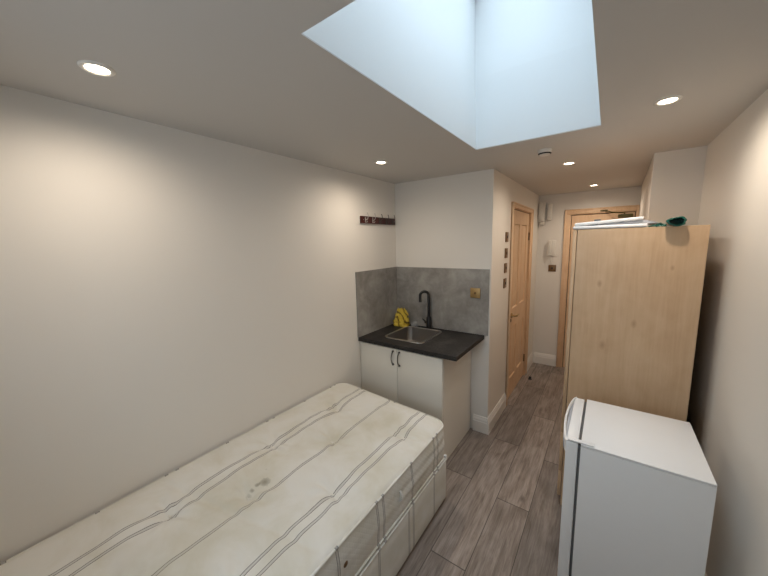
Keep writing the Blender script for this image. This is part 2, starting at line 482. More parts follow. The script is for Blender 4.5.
# ------------------------------------------------------------------ doors
def lever(parent, x, z, dirn, mat):
    """lever handle on the -y side of a door leaf"""
    bm = bmesh.new()
    add_cyl(bm, (x, -.006, z), .026, .012, 'y', 24, bev=.003)
    add_tube(bm, [(x, -.01, z), (x, -.045, z), (x + dirn * .012, -.055, z), (x + dirn * .06, -.055, z + .004), (x + dirn * .11, -.052, z - .004), (x + dirn * .125, -.048, z - .010)],
             [.009, .009, .009, .008, .007, .006], 12)
    return obj('handle', bm, mat, parent)

def panel_door(name, w, h, loc, rotz, casing_l, casing_r, casing_t, handle_x, handle_dir, hinge_x, hmat):
    d = bpy.data.objects.new(name, None); COL.objects.link(d); d.location = loc; d.rotation_euler = (0, 0, rotz); d['kind'] = 'structure'
    # lining and architrave (local: x along the wall, -y out of the wall)
    bm = bmesh.new()
    g = .007
    add_box(bm, (-.03 , -.0, 0), (-g, .11, h + .03)); add_box(bm, (w + g, -.0, 0), (w + .03, .11, h + .03))
    add_box(bm, (-.03, -.0, h + g), (w + .03, .11, h + .03))
    obj('door_lining', bm, 'pine', d, smooth=0)
    bm = bmesh.new()
    add_box(bm, (-g + .0003, .014, 0), (-.0005, .040, h + .001)); add_box(bm, (w + .0005, .014, 0), (w + g - .0003, .040, h + .001)); add_box(bm, (-g + .0003, .014, h + .001), (w + g - .0003, .040, h + g - .0003))
    obj('gap_shade_strip', bm, 'dark', d, smooth=0)  # near-black strips painting the shade in the gap around the leaf
    bm = bmesh.new()
    def casing(a, b):
        add_box(bm, (a[0], -.016, a[1]), (b[0], .002, b[1]), .005)
        # inner bead
    casing((-casing_l, 0), (-.012, h + .012)); casing((w + .012, 0), (w + casing_r, h + .012)); casing((-casing_l, h + .012), (w + casing_r, h + casing_t))
    for a, b in (((-casing_l, 0), (-casing_l + .016, h + casing_t)), ((w + casing_r - .016, 0), (w + casing_r, h + casing_t)),):
        if abs(b[0] - a[0]) > .01: add_box(bm, (a[0], -.024, a[1]), (b[0], .0, b[1]), .005)
    add_box(bm, (-casing_l, -.024, h + casing_t - .016), (w + casing_r, .0, h + casing_t), .005)
    obj('architrave', bm, 'pine', d, smooth=40)
    # leaf
    leaf_y0, leaf_y1 = .006, .044
    bm = bmesh.new()
    st = .105; mid = .09; rails = [(0.004, .21), (.80, .98), (h - .125, h)]
    add_box(bm, (.01, leaf_y0 + .012, .01), (w - .01, leaf_y1 - .012, h - .01))
    for a, b in ((0, st), (w / 2 - mid / 2, w / 2 + mid / 2), (w - st, w)): add_box(bm, (a, leaf_y0, .004), (b, leaf_y1, h))
    for a, b in rails: add_box(bm, (0.0005, leaf_y0 + .0004, a), (w - .0005, leaf_y1 - .0004, b))
    leaf = obj('leaf', bm, 'pine', d, smooth=0)
    for (xa, xb) in ((st, w / 2 - mid / 2), (w / 2 + mid / 2, w - st)):
        for (za, zb) in ((rails[0][1], rails[1][0]), (rails[1][1], rails[2][0])):
            bm = bmesh.new()
            def rect(i, y): return [bm.verts.new((x, y, z)) for x, z in ((xa + i, za + i), (xb - i, za + i), (xb - i, zb - i), (xa + i, zb - i))]
            rs = [rect(0, leaf_y0 + .012), rect(0.0, leaf_y0 + .001), rect(.010, leaf_y0 - .002), rect(.018, leaf_y0 + .009), rect(.024, leaf_y0 + .010), rect(.055, leaf_y0 + .001), rect(.056, leaf_y0 + .001)]
            for A, B in zip(rs, rs[1:]):
                for k in range(4): bm.faces.new((A[k], A[(k + 1) % 4], B[(k + 1) % 4], B[k]))
            bm.faces.new(rs[-1])
            obj('panel', bm, 'pine', leaf, smooth=20)
    lever(d, handle_x, .93, handle_dir, hmat)
    bm = bmesh.new(); add_cyl(bm, (handle_x, .002, .875), .017, .01, 'y', 20, bev=.002)
    e = obj('keyhole_escutcheon', bm, 'brass_dark', d)
    for z in (.24, 1.74):
        bm = bmesh.new(); add_cyl(bm, (hinge_x, -.002, z), .0055, .09, 'z', 12)
        add_box(bm, (hinge_x - .016, .0035, z - .045), (hinge_x + .016, .0065, z + .045))
        obj('hinge', bm, 'brass_dark', d)
    return d

d1 = panel_door('door_1', D1b - D1a, D1h, (XP, D1a, 0), PI / 2, .066, .10, .062, .075, 1, D1b - D1a, 'brass')
w2 = D2b - D2a
d2 = panel_door('door_2', w2, D2h, (D2a, YE, 0), 0, .078, .034, .075, .055, 1, w2, 'brass')
# door closer and its arm at the top of the entrance door
cl = obj('door_closer', box((.46, -.046, D2h - .058), (.60, .004, D2h - .018), .008), 'closer', d2)
bm = bmesh.new(); add_tube(bm, [(.52, -.05, D2h - .016), (.52, -.055, D2h - .006), (.40, -.13, D2h + .004), (.33, -.03, D2h + .035)], .007, 8)
add_box(bm, (.29, -.028, D2h + .028), (.36, -.016, D2h + .045), .004)
obj('closer_arm', bm, 'closer', cl)
obj('door_number_plate', box((.235, -.004, D2h - .100), (.30, .006, D2h - .062), .002), 'blue_sign', d2)

# ------------------------------------------------------------------ recessed ceiling spots
LG = 'recessed ceiling spotlights'
spots = [((.378, .350), 'round white recessed spotlight lit above the bed, nearest the left edge of the photo'),
         ((.381, 1.851), 'round recessed spotlight lit in the ceiling in front of the sink corner'),
         ((1.875, 1.829), 'round recessed spotlight lit in the ceiling right of the rooflight opening'),
         ((1.432, 2.801), 'round recessed spotlight lit just beyond the smoke alarm over the corridor'),
         ((1.545, 4.115), 'small looking recessed spotlight lit before the entrance door, farthest one')]
def build_spot():
    t = thing('ceiling_spotlight', '', 'ceiling light', (0, 0, ZC), 0, LG)
    bm = bmesh.new()
    add_lathe(bm, [(.030, -.001), (.030, -.004), (.034, -.0065), (.041, -.006), (.045, -.002), (.045, -.0002)], (0, 0, 0))
    obj('bezel', bm, 'gloss_white', t)
    bm = bmesh.new()
    add_lathe(bm, [(.0005, -.0045), (.015, -.0042), (.0295, -.0030), (.0295, -.0005)], (0, 0, 0))
    obj('lens', bm, 'lamp', t)
    return t
proto = build_spot()
for i, ((x, y), lab) in enumerate(spots):
    if i == 0: o = proto
    else:
        o = proto.copy(); COL.objects.link(o)
        for ch in list(proto.children):
            c = ch.copy(); COL.objects.link(c); c.parent = o
    o.location = (x, y, ZC); o['label'] = lab; o['group'] = LG
def lamp_light(x, y, e):
    li = bpy.data.lights.new('spot_glow', 'SPOT'); li.energy = e; li.color = (1, .85, .69)
    li.spot_size = math.radians(172); li.spot_blend = 1; li.shadow_soft_size = .028
    lo = bpy.data.objects.new('spot_glow', li); COL.objects.link(lo); lo.location = (x, y, ZC - .012)
LE = 15.5
for (x, y), _ in spots: lamp_light(x, y, LE * (1.15 if y > 2.5 else 1))
# smoke alarm
bm = bmesh.new(); add_lathe(bm, [(.0005, -.034), (.022, -.034), (.030, -.031), (.038, -.020), (.042, -.012), (.042, -.0004)], (0, 0, 0))
t = thing('smoke_alarm', 'small round white smoke alarm on the ceiling beyond the rooflight', 'smoke alarm', (1.345, 2.298, ZC))
obj('housing', bm, 'plastic_old', t)
bm = bmesh.new(); add_lathe(bm, [(.0330, -.0280), (.0355, -.0275), (.0388, -.0215), (.037, -.020)], (0, 0, 0)); obj('vent_slot', bm, 'dark', t)

# ------------------------------------------------------------------ kitchen unit
YW = 1.983; CX1 = .785
cab = thing('base_cabinet', 'cream two-door base cabinet under the charcoal worktop at foot of bed', 'cabinet', (0, 0, 0))
bm = bmesh.new()
yf = YW + .032
add_box(bm, (.022, yf, .0), (.038, YK - .012, .866)); add_box(bm, (CX1 - .018, yf - .0, .0), (CX1, YK - .012, .866), .001)
add_box(bm, (.038, yf, .10), (CX1 - .018, YK - .012, .118)); add_box(bm, (.038, YK - .02, .118), (CX1 - .018, YK - .012, .866))
add_box(bm, (.038, yf, .80), (CX1 - .018, yf + .018, .866))
obj('carcass', bm, 'cabinet', cab, smooth=0)
obj('plinth', box((.038, yf + .05, .001), (CX1 - .018, yf + .066, .10)), 'cabinet', cab)
obj('filler_strip', box((.002, yf - .012, 0), (.021, yf + .006, .866), .001), 'cabinet', cab)
MIDX = .390
for (a, b, hx) in ((.024, MIDX - .002, MIDX - .036), (MIDX + .002, CX1 - .001, MIDX + .024)):
    dr = obj('door', box((a, yf - .020, .105), (b, yf - .0015, .858), .002), 'cabinet', cab)
    bm = bmesh.new()
    zt, zb = .838, .728; y = yf - .020
    pts = []
    for k in range(13):
        s = k / 12; pts.append((hx, y - .006 - .024 * math.sin(PI * s) ** .7, zt + (zb - zt) * s))
    add_tube(bm, pts, [.0055 - .0015 * math.sin(PI * k / 12) for k in range(13)], 10)
    for z in (zt, zb): add_cyl(bm, (hx, y - .005, z), .008, .010, 'y', 16)
    obj('handle', bm, 'pewter', dr)

# worktop with a sink cut-out
KX0, KX1, KY0, KY1 = .172, .556, 2.100, 2.522
wt = bmesh.new()
X0, X1, Y0, Y1 = .001, .897, YW, YK - .0125
def rrect(x0, x1, y0, y1, r, n=8):
    P = []
    for (cx, cy, a0) in ((x1 - r, y1 - r, 0), (x0 + r, y1 - r, 90), (x0 + r, y0 + r, 180), (x1 - r, y0 + r, 270)):
        for k in range(n + 1):
            a = math.radians(a0 + 90 * k / n); P.append((cx + r * math.cos(a), cy + r * math.sin(a)))
    return P
hole = rrect(KX0 + .008, KX1 - .008, KY0 + .008, KY1 - .008, .05)
# outer outline sampled in the same order/number so quads can bridge
def outer_pts(pts):
    cx, cy = (KX0 + KX1) / 2, (KY0 + KY1) / 2
    out = []
    n = len(pts) // 4
    cor = ((X1, Y1), (X0, Y1), (X0, Y0), (X1, Y0))
    for q in range(4):
        for k in range(n):
            out.append(cor[q])
    return out
zt, zb = .900, .868
ht = [wt.verts.new((x, y, zt)) for x, y in hole]; hb = [wt.verts.new((x, y, zb)) for x, y in hole]
cor = [(X1, Y1), (X0, Y1), (X0, Y0), (X1, Y0)]
ct = [wt.verts.new((x, y, zt)) for x, y in cor]; cb = [wt.verts.new((x, y, zb)) for x, y in cor]
n9 = len(hole) // 4
for H, Cn in ((ht, ct), (hb, cb)):
    for q in range(4):
        for k in range(n9 - 1): wt.faces.new((Cn[q], H[q * n9 + k], H[q * n9 + k + 1]))
        j = (q + 1) % 4
        wt.faces.new((Cn[q], H[q * n9 + n9 - 1], H[j * n9], Cn[j]))
for k in range(len(hole)):
    j = (k + 1) % len(hole); wt.faces.new((ht[k], ht[j], hb[j], hb[k]))
for q in range(4):
    j = (q + 1) % 4; wt.faces.new((ct[q], ct[j], cb[j], cb[q]))
tag(obj('worktop', wt, 'worktop', smooth=0), 'charcoal laminate worktop with cut-out for the steel sink', 'worktop')
# sink
sk = thing('kitchen_sink', 'square stainless steel sink bowl set into the charcoal worktop', 'sink', ((KX0 + KX1) / 2, (KY0 + KY1) / 2, .900))
bm = bmesh.new(); hx, hy = (KX1 - KX0) / 2, (KY1 - KY0) / 2
rings = []
for (i, z, r) in ((0, .0005, .055), (.001, .0045, .055), (.012, .0055, .05), (.016, .004, .047), (.018, .001, .045)):
    rings.append([bm.verts.new((x, y, z)) for x, y in rrect(-hx + i, hx - i, -hy + i, hy - i, r)])
for A, B in zip(rings, rings[1:]):
    for k in range(len(A)): bm.faces.new((A[k], A[(k + 1) % len(A)], B[(k + 1) % len(A)], B[k]))
obj('rim', bm, 'steel', sk, smooth=50)
bm = bmesh.new(); rings = []
for (i, z, r) in ((.018, .001, .045), (.0185, -.006, .045), (.024, -.12, .045), (.034, -.138, .05), (.055, -.145, .045), (.16, -.150, .01)):
    rings.append([bm.verts.new((x, y, z)) for x, y in rrect(-hx + i, hx - i, -hy + i, hy - i, r)])
for A, B in zip(rings, rings[1:]):
    for k in range(len(A)): bm.faces.new((A[k], A[(k + 1) % len(A)], B[(k + 1) % len(A)], B[k]))
bm.faces.new(rings[-1])
obj('bowl', bm, 'steel_shaded', sk, smooth=50)
bm = bmesh.new(); add_lathe(bm, [(.0005, -.1495), (.012, -.1485), (.030, -.1475), (.040, -.146), (.042, -.149)], (0, 0, 0)); obj('drain', bm, 'chrome', sk)
# tap
tp = thing('kitchen_tap', 'matt black swan-neck tap behind the steel sink', 'tap', (.385, 2.553, .900))
bm = bmesh.new()
add_lathe(bm, [(.0005, .0004), (.028, .0004), (.028, .006), (.023, .010), (.022, .10), (.019, .108), (.0125, .112), (.0005, .112)], (0, 0, 0))
obj('body', bm, 'black', tp)
bm = bmesh.new(); R_ = .040; pts = [(0, 0, .10), (0, 0, .16), (0, 0, .22), (0, 0, .29), (0, 0, .308)]
dx, dy = -.80, -.60
for k in range(1, 15):
    a = PI * k / 14 * 1.03; q = R_ * (1 - math.cos(a)); pts.append((dx * q, dy * q, .31 + R_ * math.sin(a)))
e = pts[-1]; pts.append((e[0] + .002, e[1], e[2] - .055)); 
add_tube(bm, pts, [.0125] * (len(pts) - 1) + [.0135], 14)
obj('spout', bm, 'black', tp)
bm = bmesh.new(); add_cyl(bm, (-.028, 0, .055), .014, .024, 'x', 18, bev=.002); add_tube(bm, [(-.036, 0, .058), (-.050, -.006, .074), (-.062, -.012, .086)], [.007, .006, .005], 10)
obj('lever', bm, 'black', tp)

# splashbacks
tag(obj('splashback', box((.001, YW - .009, .9015), (.011, YK - .0125, 1.466)), 'concrete'), 'grey concrete-look splashback on the left wall beside the sink', 'splashback', 'grey splashback panels around the sink')
tag(obj('splashback', box((.001, YK - .0115, .9015), (XP - .012, YK - .0005, 1.466)), 'concrete'), 'wide grey concrete-look splashback behind the black tap with a brass switch', 'splashback', 'grey splashback panels around the sink')

# wall plates
def plate(name, label, cat, loc, rotz, w, h, mat, kind, group=None):
    t = thing(name, label, cat, loc, rotz, group)
    obj('face_plate', box((-w / 2, -.009, -h / 2), (w / 2, -.0005, h / 2), .0025), mat, t)
    if kind == 'rocker':
        obj('rocker', box((-.008, -.0135, -.013), (.008, -.0085, .013), .002), 'brass_dark' if mat != 'brass_dark' else 'black', t)
    elif kind == 'toggle':
        bm = bmesh.new(); add_cyl(bm, (0, -.011, 0), .010, .005, 'y', 20, bev=.001); add_tube(bm, [(0, -.010, 0), (0, -.022, -.006)], [.004, .003], 8)
        obj('switch_toggle', bm, 'brass_dark', t)
    return t
plate('wall_switch', 'square brass fused switch on the grey splashback right of the tap', 'switch', (.813, YK - .0115, 1.262), 0, .086, .086, 'brass', 'toggle')
SG = 'column of bronze switches beside the side door'
for z, lab in ((1.731, 'square bronze light switch beside the side door, topmost of the column'),
               (1.583, 'square bronze light switch, second from top of the column by side door'),
               (1.445, 'square bronze light switch, third from top of the column by side door'),
               (1.303, 'square bronze light switch beside the side door, lowest of the column')):
    if z == 1.731: sw0 = sw = plate('light_switch', lab, 'switch', (XP, 3.04, z), PI / 2, .084, .090, 'brass_dark', 'rocker', SG)
    else:
        sw = sw0.copy(); COL.objects.link(sw)
        for ch in sw0.children:
            c = ch.copy(); COL.objects.link(c); c.parent = sw
        sw.location = (XP, 3.04 - (1.731 - z) * .05, z); sw['label'] = lab
plate('cable_outlet', 'bronze outlet plate on far wall below the white door phone', 'outlet', (1.130, YE, 1.325), 0, .088, .088, 'brass_dark', 'rocker')

# entry phone
t = thing('door_phone', 'white door entry phone on the far wall left of entrance door', 'phone', (1.115, YE, 1.585))
obj('base_unit', box((-.045, -.028, -.10), (.045, -.0005, .10), .008), 'plastic_old', t)
bm = bmesh.new(); add_box(bm, (-.040, -.060, .045), (-.002, -.026, .098), .010); add_box(bm, (-.040, -.060, -.098), (-.002, -.026, -.045), .010); add_box(bm, (-.036, -.062, -.07), (-.006, -.040, .07), .008)
obj('handset', bm, 'plastic_old', t)
bm = bmesh.new(); add_tube(bm, [(-.01, -.014, -.10), (-.008, -.012, -.13), (.0, -.010, -.17), (.008, -.008, -.216)], .0045, 8); obj('cord', bm, 'plastic_old', t)

# boxes high in the far corner
t = thing('meter_box', 'tall narrow white meter box high in the far left corridor corner', 'meter box', (.985, YE, 2.05))
obj('box_body', box((-.040, -.075, -.12), (.034, -.0005, .12), .008), 'plastic_old', t)
obj('cover', box((-.034, -.088, -.105), (.028, -.0745, .105), .006), 'plastic_old', t)
obj('cable_gland', box((-.012, -.055, -.165), (.030, -.010, -.1205), .005), 'plastic_old', t)['label'] = 'beige cable gland'
t = thing('door_chime', 'slim white door chime on far wall right of the meter box', 'door chime', (1.070, YE, 2.05))
obj('body', box((-.028, -.04, -.11), (.028, -.0005, .11), .018, 4), 'plastic_old', t)
bm = bmesh.new(); add_cyl(bm, (0, -.044, -.05), .020, .012, 'y', 24, bev=.003); obj('sounder', bm, 'plastic_old', t)

# floor door stop
bm = bmesh.new(); add_lathe(bm, [(.0005, .0), (.022, .0), (.022, .006), (.016, .010), (.015, .030), (.013, .034), (.0005, .035)], (1.03, 3.985, 0))
tag(obj('door_stop', bm, 'black'), 'small black door stop on the corridor floor by the side door', 'door stop')

# coat hook rail
t = thing('coat_hook_rail', 'dark red wooden coat hook rail on left wall above the sink corner', 'coat rack', (0, 0, 0))
y0, y1, z0, z1 = 2.055, 2.57, 1.872, 1.932
obj('board', box((.001, y0, z0), (.018, y1, z1), .004), 'mahogany', t)
for k in range(5):
    y = y0 + .055 + k * (y1 - y0 - .11) / 4
    bm = bmesh.new(); add_box(bm, (.018, y - .007, z0 + .006), (.0215, y + .007, z1 - .006), .002)
    add_tube(bm, [(.020, y, z0 + .030), (.034, y, z0 + .028), (.046, y, z0 + .040), (.050, y, z0 + .062), (.046, y, z1 + .018), (.042, y, z1 + .026)], [.004, .0035, .003, .003, .003, .004], 8)
    add_tube(bm, [(.020, y, z0 + .020), (.030, y, z0 + .008), (.040, y, z0 + .010), (.042, y, z0 + .020)], .003, 8)
    obj('hook', bm, 'steel' if k in (0, 1) else 'pewter', t)
for y in (y0 + .03, y1 - .02):
    bm = bmesh.new(); add_cyl(bm, (.0185, y, (z0 + z1) / 2), .004, .002, 'x', 12); obj('screw', bm, 'steel', t)

# ------------------------------------------------------------------ yellow cloth on the worktop
def crumple(name, c, sx, sy, sz, mat, parent=None, seed=0, sub=5, fold=26):
    bm = bmesh.new(); bmesh.ops.create_icosphere(bm, subdivisions=sub, radius=1)
    for v in bm.verts:
        d = v.co.normalized()
        a = noise.noise(d * 1.9 + Vector((seed, 1, 2))); b = abs(noise.noise(d * 3.6 + Vector((5, seed, 2)))); e = abs(noise.noise(d * 8 + Vector((9, 1, seed))))
        r = 1 + .35 * a - .55 * b + .05 - .22 * e
        p = d * r
        p = Vector((p.x * sx, p.y * sy, max(p.z, -.25) * sz))
        if p.z < 0: p.z *= .2
        v.co = p
    zmin = min(v.co.z for v in bm.verts)
    for v in bm.verts: v.co = v.co - Vector((0, 0, zmin)) + (Vector(c) if parent is None else Vector(c))
    return obj(name, bm, mat, parent, smooth=60)
t = thing('dish_cloth', 'crumpled yellow cloth heaped in the corner behind the sink', 'cloth', (.112, 2.508, .9005))
crumple('cloth_heap', (.004, 0, 0), .078, .052, .175, 'yellow', t, seed=3)
crumple('cloth_fold', (.0, -.026, 0), .080, .036, .090, 'yellow', t, seed=11)
tag(crumple('plastic_bag', (.232, 2.555, .9005), .040, .024, .042, 'filmwhite', None, seed=6), 'small crumpled clear plastic bag between yellow cloth and tap', 'bag')

# ------------------------------------------------------------------ bed
BX0, BX1 = .022, .932
BY0, BY1 = -.20, 1.735
tufts = [(.262, 1.43), (.240, .937), (.262, .413), (.25, -.08), (.476, 1.17), (.452, .66), (.47, .17), (.738, .905), (.785, 1.455), (.745, .40), (.75, -.06)]
def roundmap(x, y, x0, x1, y0, y1, r):
    cx = min(max(x, x0 + r), x1 - r); cy = min(max(y, y0 + r), y1 - r)
    dx, dy = x - cx, y - cy
    if dx and dy:
        m_ = max(abs(dx), abs(dy)); l = math.hypot(dx, dy)
        return cx + dx * m_ / l, cy + dy * m_ / l
    return x, y
ZT = .556
def top_z(x, y):
    e = min(x - BX0, BX1 - x, y - BY0, BY1 - y)
    e = max(0, e)
    z = ZT - .014
    R_ = .04
    if e < R_: z += .014 * math.sqrt(max(0, 1 - (1 - e / R_) ** 2))
    else: z += .014
    for (tx, ty) in tufts:
        dx, dy = x - tx, y - ty; r = math.hypot(dx, dy)
        z -= .017 * math.exp(-(r / .035) ** 2) + .010 * math.exp(-(r / .12) ** 2)
        th = math.atan2(dy, dx)
        z -= .0040 * (math.sin(th * 7 + tx * 40) + .6 * math.sin(th * 4 + ty * 30)) * math.exp(-((r - .07) / .06) ** 2)
    f = min(1, e / .06)
    z += f * (.008 * noise.noise(Vector((x * 5, y * 5, 1))) + .0045 * noise.noise(Vector((x * 13, y * 11, 4))))
    # soft transverse fold lines
    z -= f * .006 * math.exp(-((y - .50 - .25 * (x - .2)) / .018) ** 2)
    return z
mt = thing('mattress', 'stained cream striped tufted mattress lying on the divan base', 'mattress', (0, 0, 0))
bm = bmesh.new(); uvl = bm.loops.layers.uv.new('UVMap')
NX, NY = 96, 200
grid = []
for j in range(NY + 1):
    row = []
    for i in range(NX + 1):
        x = BX0 + (BX1 - BX0) * i / NX; y = BY0 + (BY1 - BY0) * j / NY
        X, Y = roundmap(x, y, BX0, BX1, BY0, BY1, .07)
        # fabric pulled in towards each tuft
        ux, uy = x, y
        for (tx, ty) in tufts:
            r2 = (x - tx) ** 2 + (y - ty) ** 2
            k = .28 * math.exp(-r2 / .055 ** 2)
            ux -= (tx - x) * 0 ; 
        row.append((bm.verts.new((X, Y, top_z(x, y))), (x, y)))
    grid.append(row)
for j in range(NY):
    for i in range(NX):
        q = [grid[j][i], grid[j][i + 1], grid[j + 1][i + 1], grid[j + 1][i]]
        f = bm.faces.new([a[0] for a in q])
        for lp, a in zip(f.loops, q): lp[uvl].uv = a[1]
obj('top_panel', bm, 'tick_top', mt, smooth=80)

def perimeter(x0, x1, y0, y1, r, step=.012):
    """points around a rounded rectangle starting at the near right corner going up the right side; (x, y, nx, ny, u) with u = y there"""
    P = []
    def lin(a, b, n):
        L_ = math.dist(a, b); k = max(2, int(L_ / step))
        for i in range(k): P.append((a[0] + (b[0] - a[0]) * i / k, a[1] + (b[1] - a[1]) * i / k, *n))
    def arc(cx, cy, a0):
        k = 10
        for i in range(k):
            a = math.radians(a0 + 90 * i / k); P.append((cx + r * math.cos(a), cy + r * math.sin(a), math.cos(a), math.sin(a)))
    lin((x1, y0 + r), (x1, y1 - r), (1, 0)); arc(x1 - r, y1 - r, 0)
    lin((x1 - r, y1), (x0 + r, y1), (0, 1)); arc(x0 + r, y1 - r, 90)
    lin((x0, y1 - r), (x0, y0 + r), (-1, 0)); arc(x0 + r, y0 + r, 180)
    lin((x0 + r, y0), (x1 - r, y0), (0, -1)); arc(x1 - r, y0 + r, 270)
    out = []; u = y0 + r
    for i, p in enumerate(P):
        if i: u += math.dist(P[i - 1][:2], p[:2])
        out.append((*p, u))
    return out
def skirt_mesh(per, prof, close=True):
    bm = bmesh.new(); uvl = bm.loops.layers.uv.new('UVMap'); rings = []
    for (d, z) in prof(None):
        pass
    zs = prof(None)
    for idx, (d, z) in enumerate(zs):
        ring = []
        for (x, y, nx, ny, u) in per:
            dd = d + prof((u, z))
            ring.append((bm.verts.new((x + nx * dd, y + ny * dd, z)), u))
        rings.append(ring)
    n = len(per)
    for a in range(len(rings) - 1):
        A, B = rings[a], rings[a + 1]
        for k in range(n):
            j = (k + 1) % n
            f = bm.faces.new((A[k][0], A[j][0], B[j][0], B[k][0]))
            us = (A[k][1], A[j][1] if j else A[k][1] + .012, B[j][1] if j else B[k][1] + .012, B[k][1])
            for lp, uu, zz in zip(f.loops, us, (zs[a][1], zs[a][1], zs[a + 1][1], zs[a + 1][1])): lp[uvl].uv = (uu, zz)
    return bm
ZB = .318
per = perimeter(BX0, BX1, BY0, BY1, .07)
def prof_m(q):
    if q is None:
        out = []; k = 16
        for i in range(k + 1):
            s = i / k; z = ZB + .004 + (ZT - .018 - ZB) * s
            out.append((.004 + .006 * math.sin(PI * s) , z))
        return out
    u, z = q; s = (z - ZB) / (ZT - .03 - ZB)
    w = math.sin(PI * min(1, max(0, s)))
    roll = .007 * abs(math.sin(PI * s * 3)) * (1 if u > 1.15 and u < 1.9 else .35)
    return w * (.006 * noise.noise(Vector((u * 6, z * 10, 0)))) + roll * w
obj('side_border', skirt_mesh(per, prof_m), 'tick_border', mt, smooth=80)
def piping(per, z, r, d, name, mat, parent):
    bm = bmesh.new(); uvl = bm.loops.layers.uv.new('UVMap'); seg = 8; rings = []
    for (x, y, nx, ny, u) in per:
        zz = z + .0015 * noise.noise(Vector((u * 9, 0, 0)))
        rings.append(([bm.verts.new((x + nx * (d + r * math.cos(a)), y + ny * (d + r * math.cos(a)), zz + r * math.sin(a))) for a in [k * 2 * PI / seg for k in range(seg)]], u))
    n = len(per)
    for i in range(n):
        A, B = rings[i], rings[(i + 1) % n]; ub = B[1] if i < n - 1 else A[1] + .01
        for k in range(seg):
            j = (k + 1) % seg
            f = bm.faces.new((A[0][k], A[0][j], B[0][j], B[0][k]))
            for lp, uu in zip(f.loops, (A[1], A[1], ub, ub)): lp[uvl].uv = (uu, 0)
    return obj(name, bm, mat, parent, smooth=80)
piping(per, ZT - .013, .0058, .003, 'piping', 'tick_piping', mt)
piping(per, ZB + .007, .0055, .007, 'piping', 'tick_piping', mt)
obj('underside', box((BX0 + .02, BY0 + .02, ZB + .001), (BX1 - .02, BY1 - .02, ZB + .006)), 'plastic_old', mt)
for (tx, ty) in tufts:
    bm = bmesh.new(); z = top_z(tx, ty)
    bmesh.ops.create_uvsphere(bm, u_segments=12, v_segments=8, radius=.006, matrix=Matrix.Translation((tx, ty, z + .002)) @ Matrix.Diagonal((1, 1, .55, 1)))
    add_tube(bm, [(tx - .012, ty - .003, z + .004), (tx, ty, z + .004), (tx + .010, ty + .005, z + .0045)], .0016, 6)
    obj('tuft', bm, 'tick_flat' if 'tick_flat' in MT else 'plastic_old', mt)
for (y, z) in ((.765, .442),):
    bm = bmesh.new(); add_lathe(bm, [(.0005, .010), (.004, .010), (.006, .008), (.012, .007), (.013, 0)], (BX1 + .006, y, z), 'x', 20)
    v_ = obj('air_vent', bm, 'brass_dark', mt); v_['label'] = 'small brown metal air vent'
bm = bmesh.new(); add_tube(bm, [(BX1 + .012, 1.165, .475), (BX1 + .022, 1.163, .462), (BX1 + .023, 1.162, .440), (BX1 + .012, 1.160, .425)], .006, 8)
obj('handle_loop', bm, 'plastic_old', mt)

# the mattress rises towards the wall
seen = set()
for ch in mt.children:
    for v in ch.data.vertices:
        t_ = max(0, min(1, (v.co.z - ZB - .01) / (ZT - ZB - .01))); v.co.z += .053 * (1 - (v.co.x - BX0) / (BX1 - BX0)) * t_

# divan base
db = thing('divan_base', 'cream striped divan bed base on floor under the mattress', 'bed base', (0, 0, 0))
perb = perimeter(BX0 + .0, BX1 + .014, BY0 + .0, BY1 - .003, .028)
def prof_b(q):
    if q is None: return [(-.03, .034), (-.004, .030), (0, .042), (.0, .10), (.0, .17), (.0, .24), (0, .300), (-.006, .3085), (-.02, .3095), (-.2, .3095)]
    return 0
bm = skirt_mesh(perb, prof_b)
obj('base_cover', bm, 'tick_base', db, smooth=50)
piping(perb, .307, .0052, -.001, 'piping', 'tick_piping', db)
obj('underside', box((BX0 + .03, BY0 + .03, .041), (BX1 - .03, BY1 - .03, .047)), 'dark', db)
obj('deck', box((BX0 + .1, BY0 + .1, .29), (BX1 - .1, BY1 - .1, .308)), 'plastic_old', db)
bm = bmesh.new(); add_box(bm, (BX1 - .012, BY1 - .018, .292), (BX1 + .010, BY1 + .002, .322), .006)
g_ = obj('corner_guard', bm, 'plastic', db); g_['label'] = 'small white plastic corner'
for (x, y) in ((.10, 1.66), (.86, 1.66), (.10, .78), (.86, .78), (.10, -.1), (.86, -.1)):
    bm = bmesh.new(); add_cyl(bm, (x, y, .018), .018, .022, 'x', 20, bev=.003); add_cyl(bm, (x, y, .034), .012, .014, 'z', 16)
    obj('castor', bm, 'black', db)

# ------------------------------------------------------------------ wardrobe
WX0, WX1, WY0, WY1, WZ = 1.543, 2.096, 2.100, 2.866, 1.751
wr = thing('wardrobe', 'tall light maple wardrobe seen from its plain side, behind the white fridge', 'wardrobe', (1.82, 2.4, 0))
ox, oy = 1.82, 2.4
bm = bmesh.new()
cx0 = WX0 + .022
add_box(bm, (cx0 - ox, WY0 - oy, 0), (WX1 - ox, WY0 + .018 - oy, WZ), .0012)
add_box(bm, (cx0 - ox, WY1 - .018 - oy, 0), (WX1 - ox, WY1 - oy, WZ), .0012)
add_box(bm, (cx0 - ox, WY0 + .018 - oy, WZ - .02), (WX1 - ox, WY1 - .018 - oy, WZ - .001))
add_box(bm, (cx0 - ox, WY0 + .018 - oy, .06), (WX1 - ox, WY1 - .018 - oy, .078))
add_box(bm, (WX1 - .008 - ox, WY0 + .018 - oy, .078), (WX1 - .003 - ox, WY1 - .018 - oy, WZ - .02))
add_box(bm, (cx0 + .02 - ox, WY0 + .018 - oy, .0), (cx0 + .036 - ox, WY1 - .018 - oy, .06))
obj('carcass', bm, 'maple', wr, smooth=0)
ym = (WY0 + WY1) / 2
